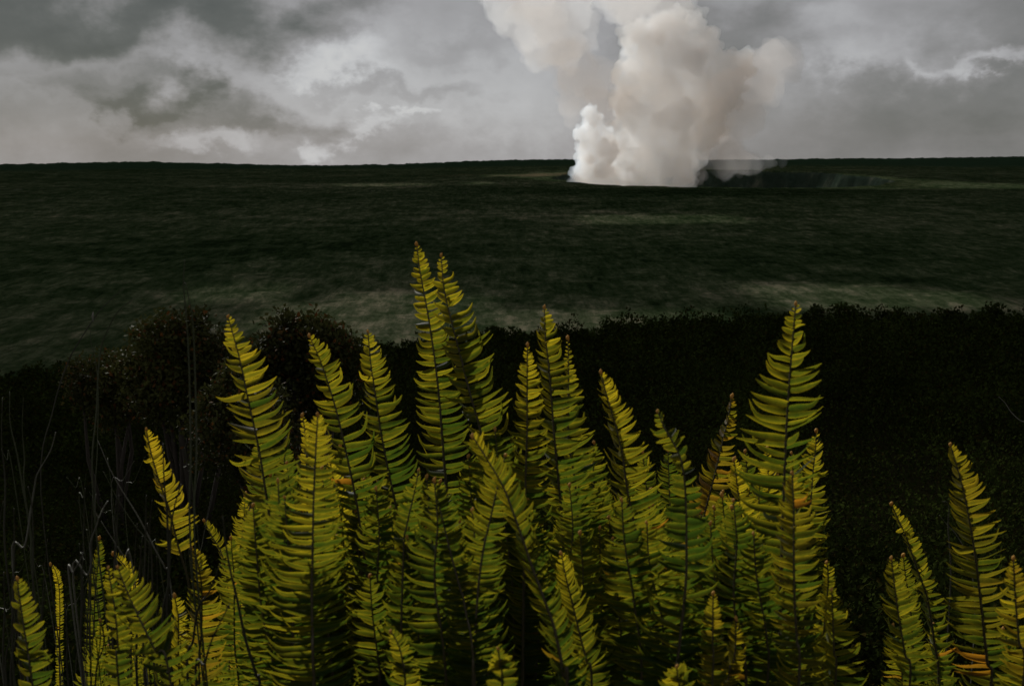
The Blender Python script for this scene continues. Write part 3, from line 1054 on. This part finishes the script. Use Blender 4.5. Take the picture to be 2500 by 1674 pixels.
F('small frond with a rosy bud tip right behind the curly tall frond', [(1993, 1050), (1991, 1102), (1985, 1152), (1975, 1300), (1962, 1500), (1955, 1690)],
  [(1050, 4), (1090, 22), (1150, 44), (1300, 50)], [(1050, 4), (1090, 15), (1150, 24), (1240, 48), (1400, 60)], 1.75, spacing=20, yellow=0.6)
F('front frond below the curly tall frond with one orange leaflet', [(1934, 1153), (1938, 1246), (1938, 1356), (1940, 1466), (1945, 1558), (1949, 1690)],
  [(1153, 6), (1200, 26), (1260, 42), (1400, 62), (1600, 70)], [(1153, 6), (1200, 34), (1260, 55), (1400, 68), (1600, 80)], 1.18, lean=0.05, spacing=22, yellow=0.5, brown=0.12, spots=((1238, 1, 1.0),))
F('bright yellow frond just left of the curly tall frond', [(1792, 1119), (1802, 1200), (1808, 1245), (1818, 1300), (1814, 1370), (1809, 1448), (1803, 1690)],
  [(1119, 4), (1160, 17), (1240, 30), (1400, 52), (1600, 60)], [(1119, 4), (1160, 26), (1230, 46), (1300, 58), (1450, 75), (1650, 80)], 1.6, spacing=20, yellow=0.8)
F('yellow frond mostly hidden behind the curly tall frond', [(1872, 1092), (1876, 1180), (1880, 1300), (1882, 1500), (1880, 1690)],
  [(1092, 4), (1140, 24), (1250, 44), (1500, 50)], [(1092, 4), (1140, 22), (1250, 40), (1500, 50)], 1.9, spacing=20, yellow=0.85)
F('frond at the far right leaning left above the right corner', [(2320, 1083), (2348, 1180), (2366, 1265), (2383, 1371), (2396, 1484), (2410, 1613), (2418, 1690)],
  [(1083, 3), (1140, 12), (1200, 24), (1265, 42), (1371, 50), (1450, 84), (1600, 88)], [(1083, 5), (1130, 30), (1200, 52), (1300, 72), (1450, 84), (1650, 90)], 1.45, spacing=22, yellow=0.5, brown=0.14, spots=((1600, -1, 0.9), (1625, -1, 0.7)))
F('narrow frond seen edge on, leaning left near the right corner', [(2176, 1228), (2192, 1265), (2213, 1312), (2231, 1364), (2249, 1415), (2264, 1459), (2280, 1560), (2290, 1690)],
  [(1228, 2), (1300, 3), (1500, 12), (1650, 30)], [(1228, 3), (1270, 20), (1340, 30), (1430, 34), (1550, 50)], 1.7, spacing=19, yellow=0.5)
F('upright frond with a plump bud tip near the right corner', [(2176, 1360), (2183, 1422), (2194, 1503), (2209, 1594), (2220, 1690)],
  [(1360, 5), (1410, 24), (1500, 36), (1600, 48)], [(1360, 5), (1400, 26), (1470, 48), (1600, 68)], 1.35, lean=0.05, spacing=22, yellow=0.45)
F('tiny dark frond behind the upright one near the right corner', [(2205, 1354), (2208, 1385), (2213, 1419), (2224, 1500), (2230, 1690)],
  [(1354, 3), (1380, 16), (1440, 26), (1600, 30)], [(1354, 3), (1380, 16), (1440, 28), (1600, 32)], 2.2, spacing=13, yellow=0.3)
F('frond cut off by the right edge of the picture', [(2474, 1360), (2478, 1448), (2487, 1558), (2496, 1690)],
  [(1360, 5), (1410, 24), (1500, 48), (1650, 60)], [(1360, 5), (1410, 26), (1500, 50), (1650, 62)], 1.25, lean=0.04, spacing=22, yellow=0.55, brown=0.2)
F('low frond in the dark gap right of the orange spotted frond', [(2030, 1437), (2033, 1503), (2036, 1590), (2038, 1690)],
  [(1437, 5), (1480, 24), (1600, 40)], [(1437, 5), (1480, 28), (1540, 56), (1620, 78), (1690, 84)], 1.3, lean=0.04, spacing=24, yellow=0.42)
F('small curled frond tip at the edge of the dark gap', [(2018, 1371), (2022, 1400), (2020, 1450), (2010, 1560), (2004, 1690)],
  [(1371, 4), (1400, 14), (1500, 25)], [(1371, 4), (1395, 16), (1500, 28)], 1.5, spacing=18, yellow=0.5)
F('low frond with a blunt tip, bottom right of centre', [(1741, 1446), (1740, 1520), (1740, 1576), (1738, 1690)],
  [(1446, 6), (1490, 22), (1560, 34), (1680, 44)], [(1446, 6), (1490, 22), (1560, 32), (1680, 42)], 1.15, lean=0.03, spacing=20, yellow=0.4, brown=0.15)
F('small bright yellow frond at the bottom right of centre', [(1797, 1508), (1796, 1550), (1795, 1587), (1786, 1640), (1776, 1690)],
  [(1508, 5), (1540, 16), (1600, 20)], [(1508, 5), (1540, 18), (1570, 34), (1620, 30)], 1.25, lean=0.02, spacing=20, yellow=0.85)
F('frond tip poking up at the bottom edge right of centre', [(1652, 1624), (1655, 1660), (1656, 1720)],
  [(1624, 8), (1650, 40), (1700, 60)], [(1624, 8), (1650, 26), (1700, 60)], 1.02, lean=0.02, spacing=24, yellow=0.35)
F('arching frond at centre with one sided swept leaflets', [(1153, 1063), (1190, 1122), (1228, 1187), (1255, 1256), (1282, 1333), (1300, 1386), (1330, 1466), (1355, 1539), (1377, 1649), (1385, 1700)],
  [(1063, 8), (1100, 26), (1160, 24), (1300, 22), (1600, 40)], [(1063, 8), (1090, 40), (1150, 44), (1250, 62), (1330, 58), (1450, 56), (1650, 66)], 1.12, lean=0.03, spacing=22, yellow=0.52, upang=(0.7, 0.5))
F('olive frond at centre leaning right, crossing the arching one', [(1234, 1109), (1220, 1164), (1201, 1249), (1178, 1352), (1165, 1467), (1158, 1600), (1155, 1700)],
  [(1109, 6), (1150, 40), (1250, 55), (1400, 70), (1650, 80)], [(1109, 6), (1150, 34), (1250, 48), (1400, 60), (1650, 70)], 1.2, lean=0.02, spacing=21, yellow=0.32)
F('small frond with raised leaflets right of the arching one', [(1370, 1349), (1382, 1410), (1396, 1466), (1418, 1558), (1432, 1613), (1445, 1700)],
  [(1349, 5), (1400, 26), (1500, 36), (1650, 48)], [(1349, 5), (1400, 36), (1500, 50), (1650, 60)], 1.3, lean=0.03, spacing=20, yellow=0.55, upang=(0.7, 0.4))
F('shaded frond below the two tallest ones', [(1062, 1166), (1067, 1210), (1083, 1279), (1102, 1356), (1121, 1428), (1136, 1486), (1160, 1690)],
  [(1166, 6), (1210, 18), (1300, 34), (1500, 60)], [(1166, 6), (1210, 30), (1300, 48), (1500, 66)], 1.2, lean=0.02, spacing=21, yellow=0.28)
F('small curled shaded frond left of centre', [(1022, 1146), (1014, 1190), (1006, 1226), (992, 1288), (985, 1350), (980, 1690)],
  [(1146, 6), (1200, 26), (1300, 36), (1600, 50)], [(1146, 6), (1200, 30), (1300, 42), (1600, 50)], 1.3, lean=0.03, spacing=22, yellow=0.25, twist=0.8)
F('large front frond left of centre, yellow on top', [(776, 1010), (773, 1064), (769, 1140), (765, 1236), (763, 1333), (761, 1447), (763, 1543), (768, 1690)],
  [(1010, 6), (1045, 30), (1100, 38), (1160, 54), (1270, 72), (1400, 105), (1650, 120)], [(1010, 6), (1045, 24), (1100, 46), (1200, 58), (1330, 80), (1450, 95), (1650, 110)], 1.15, lean=0.03, spacing=22, yellow=0.62)
F('tiny curled frond tip beside the large front frond', [(738, 1012), (744, 1050), (748, 1110), (750, 1300), (745, 1690)],
  [(1012, 4), (1040, 10), (1200, 18)], [(1012, 4), (1040, 12), (1200, 20)], 1.5, spacing=20, yellow=0.75)
F('slim yellow frond just right of the large front frond', [(805, 1121), (815, 1172), (826, 1218), (836, 1290), (842, 1400), (848, 1690)],
  [(1121, 4), (1160, 15), (1300, 26)], [(1121, 4), (1160, 24), (1230, 32), (1400, 40)], 1.65, spacing=19, yellow=0.85)
F('golden frond standing apart at the left, bare stem below', [(357, 1046), (367, 1097), (383, 1155), (395, 1191), (414, 1246), (432, 1320), (440, 1349), (458, 1411), (469, 1484), (478, 1560), (486, 1690)],
  [(1046, 2), (1100, 6), (1250, 14), (1330, 36)], [(1046, 4), (1080, 26), (1150, 38), (1220, 56), (1300, 62), (1350, 54)], 1.5, spacing=17, yellow=0.95, brown=0.16, stop=1352, jit=0.8)
F('small sharp frond behind, right of the golden one', [(599, 1205), (594, 1284), (587, 1334), (577, 1377), (572, 1450), (566, 1690)],
  [(1205, 2), (1235, 14), (1290, 28), (1350, 33), (1500, 36)], [(1205, 2), (1235, 10), (1290, 18), (1400, 24), (1500, 30)], 2.6, lean=0.05, spacing=11.5, yellow=0.55, upang=(0.3, -0.12))
F('tiny one sided frond leaning left beside the small sharp one', [(498, 1269), (517, 1307), (540, 1347), (552, 1400), (560, 1500), (562, 1690)],
  [(1269, 2), (1400, 6)], [(1269, 3), (1290, 18), (1350, 26), (1500, 30)], 2.5, lean=0.05, spacing=11, yellow=0.5)
F('brownish low frond under the golden one', [(467, 1337), (480, 1364), (490, 1411), (493, 1450), (492, 1540), (488, 1690)],
  [(1337, 4), (1365, 14), (1450, 30), (1600, 60)], [(1337, 4), (1365, 24), (1420, 34), (1480, 52), (1600, 72)], 1.45, spacing=20, yellow=0.55, brown=0.25)
F('small yellow frond tip low left below the golden one', [(426, 1452), (432, 1485), (436, 1520), (440, 1690)],
  [(1452, 3), (1480, 9), (1600, 20)], [(1452, 4), (1480, 22), (1600, 34)], 1.5, spacing=18, yellow=0.65)
F('broad dark frond in the lower left, pink bud tip', [(287, 1382), (311, 1445), (346, 1520), (379, 1588), (420, 1690)],
  [(1382, 6), (1430, 30), (1520, 44), (1650, 60)], [(1382, 6), (1430, 52), (1520, 70), (1650, 84)], 1.1, lean=0.02, spacing=23, yellow=0.34)
F('narrow dark frond beside the broad one in the lower left', [(264, 1384), (270, 1423), (281, 1493), (288, 1580), (292, 1690)],
  [(1384, 5), (1420, 14), (1500, 22), (1650, 34)], [(1384, 5), (1420, 18), (1500, 30), (1650, 40)], 1.15, lean=0.02, spacing=22, yellow=0.4)
F('frond in the bottom left corner with an orange bud tip', [(42, 1410), (49, 1466), (59, 1534), (70, 1602), (82, 1690)],
  [(1410, 5), (1440, 12), (1550, 22), (1680, 34)], [(1410, 5), (1440, 26), (1500, 42), (1680, 56)], 1.15, lean=0.02, spacing=24, yellow=0.36)
F('tall narrow shaded frond among the stalks at lower left', [(242, 1312), (241, 1358), (233, 1439), (230, 1507), (228, 1690)],
  [(1312, 2), (1350, 10), (1440, 22), (1600, 26)], [(1312, 2), (1350, 16), (1440, 24), (1600, 26)], 2.3, lean=0.05, spacing=12, yellow=0.25)
F('tiny yellow one sided frond tip above the broad dark frond', [(276, 1349), (292, 1366), (311, 1393), (320, 1450), (322, 1690)],
  [(1349, 2), (1400, 4)], [(1349, 4), (1370, 18), (1450, 24)], 1.9, spacing=12, yellow=0.75)
F('tiny yellow frond tip among the stalks at far left', [(123, 1376), (135, 1393), (143, 1426), (146, 1480), (148, 1690)],
  [(1376, 2), (1400, 8), (1480, 10)], [(1376, 2), (1400, 10), (1480, 10)], 2.4, spacing=10, yellow=0.75)
F('small orange tipped frond under the small sharp one', [(585, 1424), (587, 1467), (590, 1560), (592, 1690)],
  [(1424, 3), (1450, 14), (1600, 30)], [(1424, 3), (1450, 14), (1600, 30)], 2.2, lean=0.03, spacing=13, yellow=0.5, brown=0.35)
F('small curled frond right of the small sharp one', [(622, 1399), (630, 1427), (638, 1500), (642, 1690)],
  [(1399, 3), (1430, 12), (1600, 26)], [(1399, 3), (1430, 16), (1600, 28)], 2.0, lean=0.03, spacing=15, yellow=0.6)
F('blunt frond tip at the bottom centre', [(1216, 1580), (1221, 1630), (1226, 1700)],
  [(1580, 8), (1620, 30), (1700, 46)], [(1580, 8), (1620, 32), (1700, 50)], 1.0, lean=0.02, spacing=26, yellow=0.35)
F('shiny small frond at the bottom left of centre', [(953, 1539), (966, 1560), (978, 1590), (986, 1640), (990, 1700)],
  [(1539, 6), (1570, 22), (1680, 40)], [(1539, 6), (1570, 26), (1680, 44)], 1.15, lean=0.02, spacing=22, yellow=0.4)
# shaded fronds that fill the thicket behind; nothing tells them apart
rf = random.Random(12)
for k in range(84):
    x = rf.choice((rf.uniform(620, 1500), rf.uniform(620, 1500), rf.uniform(1500, 1990)))
    y = rf.uniform(1070, 1280) if k % 2 else rf.uniform(1200, 1420)
    dx = rf.uniform(-40, 60)
    d_ = rf.uniform(1.75, 2.1) if k % 2 else rf.uniform(1.62, 1.85)
    w_ = rf.uniform(62, 92) * 1.5 / d_
    wh = ('shaded green frond in the thicket around the large front frond' if x < 900 else 'shaded green frond in the thicket below the two tallest fronds' if x < 1240
          else 'shaded green frond in the thicket below the tall straight frond' if x < 1500 else 'shaded green frond in the thicket left of and below the curly tall frond')
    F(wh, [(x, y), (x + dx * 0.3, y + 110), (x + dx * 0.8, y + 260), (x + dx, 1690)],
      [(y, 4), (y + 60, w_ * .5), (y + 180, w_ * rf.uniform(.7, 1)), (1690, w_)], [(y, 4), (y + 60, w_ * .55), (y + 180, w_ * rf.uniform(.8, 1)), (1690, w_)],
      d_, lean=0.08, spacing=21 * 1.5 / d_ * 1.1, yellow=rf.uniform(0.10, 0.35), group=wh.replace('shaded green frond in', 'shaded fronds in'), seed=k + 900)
for k in range(10):
    x = rf.choice((rf.uniform(0, 560), rf.uniform(0, 560), rf.uniform(2130, 2480)))
    y = rf.uniform(1470, 1600)
    d_ = rf.uniform(1.5, 2.3)
    w_ = rf.uniform(45, 70) * 1.5 / d_
    F('low dim frond along the bottom edge near a corner', [(x, y), (x + rf.uniform(-10, 15), y + 60), (x + rf.uniform(-20, 30), 1690)],
      [(y, 4), (y + 60, w_ * .6), (1690, w_)], [(y, 4), (y + 60, w_ * .6), (1690, w_)], d_, lean=0.05, spacing=22 * 1.5 / d_, yellow=rf.uniform(0.2, 0.45), group='low dim fronds in the corners', seed=k + 1900)

for fx, fy, fd in [(776, 1010, 1.15), (776, 1060, 1.15), (1234, 1109, 1.2), (1153, 1063, 1.12), (1062, 1166, 1.2), (1288, 940, 1.5), (1600, 1080, 1.2), (1673, 1140, 1.2), (1934, 1153, 1.18), (1900, 1100, 1.2), (1860, 1120, 1.25), (1467, 1020, 1.42), (1335, 1000, 1.5), (900, 1010, 1.5), (720, 1080, 1.45), (1010, 1060, 1.4), (1120, 1040, 1.4)]:
    for q in (0, 1):
        d_ = fd + 0.09 + 0.10 * q + rf.uniform(-.02, .03)
        x, y = fx - 90 - 70 * q + rf.uniform(-25, 25), fy + 130 + 70 * q + rf.uniform(-30, 40)
        w_ = rf.uniform(66, 84) * 1.45 / d_
        wh = ('shaded green frond in the thicket around the large front frond' if x < 900 else 'shaded green frond in the thicket below the two tallest fronds' if x < 1240
              else 'shaded green frond in the thicket below the tall straight frond' if x < 1500 else 'shaded green frond in the thicket left of and below the curly tall frond')
        F(wh, [(x, y), (x + 8, y + 110), (x + rf.uniform(0, 40), y + 260), (x + rf.uniform(0, 60), 1690)],
          [(y, 4), (y + 60, w_ * .5), (y + 180, w_ * .9), (1690, w_)], [(y, 4), (y + 60, w_ * .55), (y + 180, w_), (1690, w_)],
          d_, lean=0.05, spacing=21 * 1.45 / d_, yellow=rf.uniform(0.10, 0.28), group=wh.replace('shaded green frond in', 'shaded fronds in'), seed=int(x * 3 + y))

# ------------------------------------------------------------------ grass and dry stalks
def stalk_mat(name, c1, c2, tr=0.0):
    m, t = mat(name)
    n1 = t.noise(t.n('ShaderNodeNewGeometry').outputs['Position'], 50, 4, 0.6)
    surf(t, t.n('ShaderNodeBsdfPrincipled', ins={'Base Color': t.mix(n1, c1, c2), 'Roughness': 0.7}).outputs[0])
    return m


m_pale = stalk_mat('dry_stalk', (0.05, 0.048, 0.034), (0.15, 0.145, 0.11))
m_dark = stalk_mat('dark_stalk', (0.012, 0.012, 0.006), (0.035, 0.032, 0.014))
m_green = stalk_mat('grass_stalk', (0.02, 0.026, 0.009), (0.05, 0.055, 0.02))


def stalk(label, px, depth, width, m, group=None, name='grass_stalk', to_ground=True, branches=(), node=None, lean=0.1):
    pts = [at(x, y, depth + lean * i / len(px)) for i, (x, y) in enumerate(px)]
    lowp = pts[-1]
    if to_ground:
        ft = Vector((lowp.x + (pts[-1].x - pts[-2].x) * 0.5, lowp.y + 0.04, 0))
        ft.z = gz(ft.x, ft.y) - 0.02
        if ft.z < lowp.z - 0.02:
            pts += [(lowp + ft) / 2 + Vector((0.01, 0, 0)), ft]
    C_ = catmull(pts, 5)
    foot = C_[-1]
    n = len(C_)
    w = 0.72 * width * depth / FPX / 2
    rad = [w * (0.45 + 0.75 * min(1, i / (0.5 * n))) for i in range(n)]
    root = thing(name, foot, label, 'stalk', group)
    v, f = tube([p - foot for p in C_], rad, 5)
    mesh_obj('stem', v, f, m, root)
    for br in branches:
        q = catmull([at(x, y, depth) for (x, y) in br], 4)
        v, f = tube([p - foot for p in q], [w * 0.7] * len(q), 5)
        mesh_obj('twig', v, f, m, root)
    if node:
        v, f = tube([at(node[0] + 1, node[1] - 14, depth) - foot, at(node[0] - 1, node[1] - 4, depth) - foot, at(node[0], node[1] + 5, depth) - foot, at(node[0] + 1, node[1] + 10, depth) - foot],
                    [w * .5, w * 2.2, w * 0.9, w * 1.6], 6)
        mesh_obj('seed_husk', v, f, m_pale, root)
    return root


K = stalk
K('thin dark upright stalk above the left bush, taller one of two', [(451, 634), (448, 696), (455, 772), (462, 900), (466, 1100), (470, 1400)], 1.25, 6, m_green)
K('thin dark upright stalk above the left bush, shorter one of two', [(453, 690), (463, 738), (471, 791), (476, 900), (480, 1100), (480, 1400)], 1.25, 6, m_green)
K('arching dark stalk with a pale husk at the far left', [(302, 703), (252, 749), (228, 780), (191, 837), (165, 887), (130, 1000), (100, 1200)], 2.2, 4, m_dark, node=(227, 775))
K('arching dark stalk right of the one with a husk', [(337, 722), (291, 757), (264, 803), (245, 860), (236, 1000), (230, 1250)], 1.6, 5, m_green)
K('thin stalk hanging below the pale husk', [(222, 791), (222, 837), (233, 875), (240, 960), (238, 1090), (236, 1300)], 2.2, 3, m_green)
K('upright stalk at the very left edge', [(6, 971), (4, 1078), (13, 1180), (18, 1400)], 1.8, 6, m_dark)
K('long dull stalk bending right at the left edge', [(24, 956), (25, 1032), (42, 1109), (57, 1197), (75, 1300), (85, 1450)], 1.7, 6, m_green)
K('short upright stalk with joints at the left', [(57, 971), (55, 1020), (55, 1059), (60, 1120), (66, 1250)], 1.9, 4, m_green)
K('pale curved dry stalk at the left, bent at its foot', [(136, 1055), (123, 1100), (92, 1155), (84, 1190), (75, 1246), (60, 1334), (31, 1380)], 1.7, 6, m_pale)
K('long pale straight stalk slanting down to the right at the left', [(239, 1075), (268, 1143), (298, 1197), (340, 1265), (381, 1345), (403, 1386), (420, 1450)], 1.7, 5, m_pale)
K('thin grey stalk running beside the long pale slanting one', [(253, 1151), (289, 1221), (330, 1283), (366, 1327), (390, 1370)], 1.9, 4, m_green)
K('pale forked twig above the shaded ferns at lower left', [(234, 1206), (232, 1246), (240, 1268), (227, 1305), (220, 1334), (223, 1375), (212, 1404), (179, 1418)], 1.6, 6, m_pale, branches=[[(240, 1268), (252, 1240), (264, 1222)]])
K('pale twig slanting right from the forked one', [(247, 1272), (282, 1327), (304, 1360), (326, 1397)], 1.7, 5, m_pale)
K('short pale twig left of the forked one', [(203, 1349), (192, 1375), (179, 1397), (172, 1440)], 1.6, 6, m_pale)
K('thin dull twig above the forked one', [(190, 1221), (203, 1262), (210, 1294), (222, 1360)], 1.8, 4, m_green)
K('dark stalk crossing the golden frond, left one', [(398, 1083), (401, 1178), (408, 1255), (412, 1400), (414, 1600)], 1.25, 8, m_dark)
K('dark stalk crossing the golden frond, right one', [(442, 1182), (426, 1236), (417, 1297), (412, 1420), (400, 1600)], 1.25, 8, m_dark)
K('long dark stalk crossing the small sharp frond', [(544, 1260), (550, 1317), (560, 1380), (580, 1467), (600, 1561), (627, 1651), (640, 1720)], 1.2, 9, m_dark)
K('dark stalk leaning right under the golden frond', [(537, 1377), (510, 1444), (484, 1484), (472, 1560), (460, 1690)], 1.2, 8, m_dark)
K('second dark stalk leaning right below the small sharp frond', [(560, 1474), (517, 1561), (500, 1620), (480, 1690)], 1.15, 8, m_dark)
K('short white broken twig under the small sharp frond', [(592, 1384), (589, 1400), (592, 1420), (594, 1470)], 2.0, 6, m_pale)
K('thin straight grey stalk left of the small sharp frond', [(519, 1210), (505, 1270), (494, 1327), (484, 1420)], 2.2, 3, m_pale)
K('white crooked twig against the dark slope at the right edge', [(2439, 969), (2455, 985), (2467, 1004), (2490, 1026), (2520, 1040), (2560, 1120), (2580, 1350)], 3.2, 4, m_pale)
K('thin grey stalk left of the far right frond', [(2293, 1257), (2312, 1280), (2337, 1309), (2360, 1360), (2380, 1500)], 1.9, 2.5, m_pale)
K('fine dead stem hanging left of the far right frond', [(2300, 1224), (2312, 1226), (2317, 1245), (2315, 1290), (2320, 1450)], 2.0, 4, m_dark)
rk = random.Random(77)
for k in range(34):
    x = rk.uniform(0, 420)
    y = rk.uniform(1180, 1480)
    dx = rk.uniform(-25, 25)
    K('dark upright stalk in the thicket at the lower left', [(x, y), (x + dx * .5, y + 90), (x + dx, 1690)], rk.uniform(1.15, 2.0), rk.uniform(4, 8), m_dark, group='dark stalks in the lower left')
for k in range(26):
    x = rk.uniform(0, 600)
    y = rk.uniform(1080, 1600)
    an = rk.uniform(-1.0, 1.0)
    ln = rk.uniform(50, 120)
    K('thin pale dry grass stem in the thicket at the lower left', [(x, y), (x + ln * math.sin(an) * .5, y + ln * .5), (x + ln * math.sin(an), y + ln)], rk.uniform(1.6, 2.4), rk.uniform(2, 3.5), rk.choice((m_pale, m_green, m_green)),
      group='pale stems in the lower left')
print('objects', len(bpy.data.objects), 'tris', sum(len(m.polygons) for m in bpy.data.meshes) * 2)
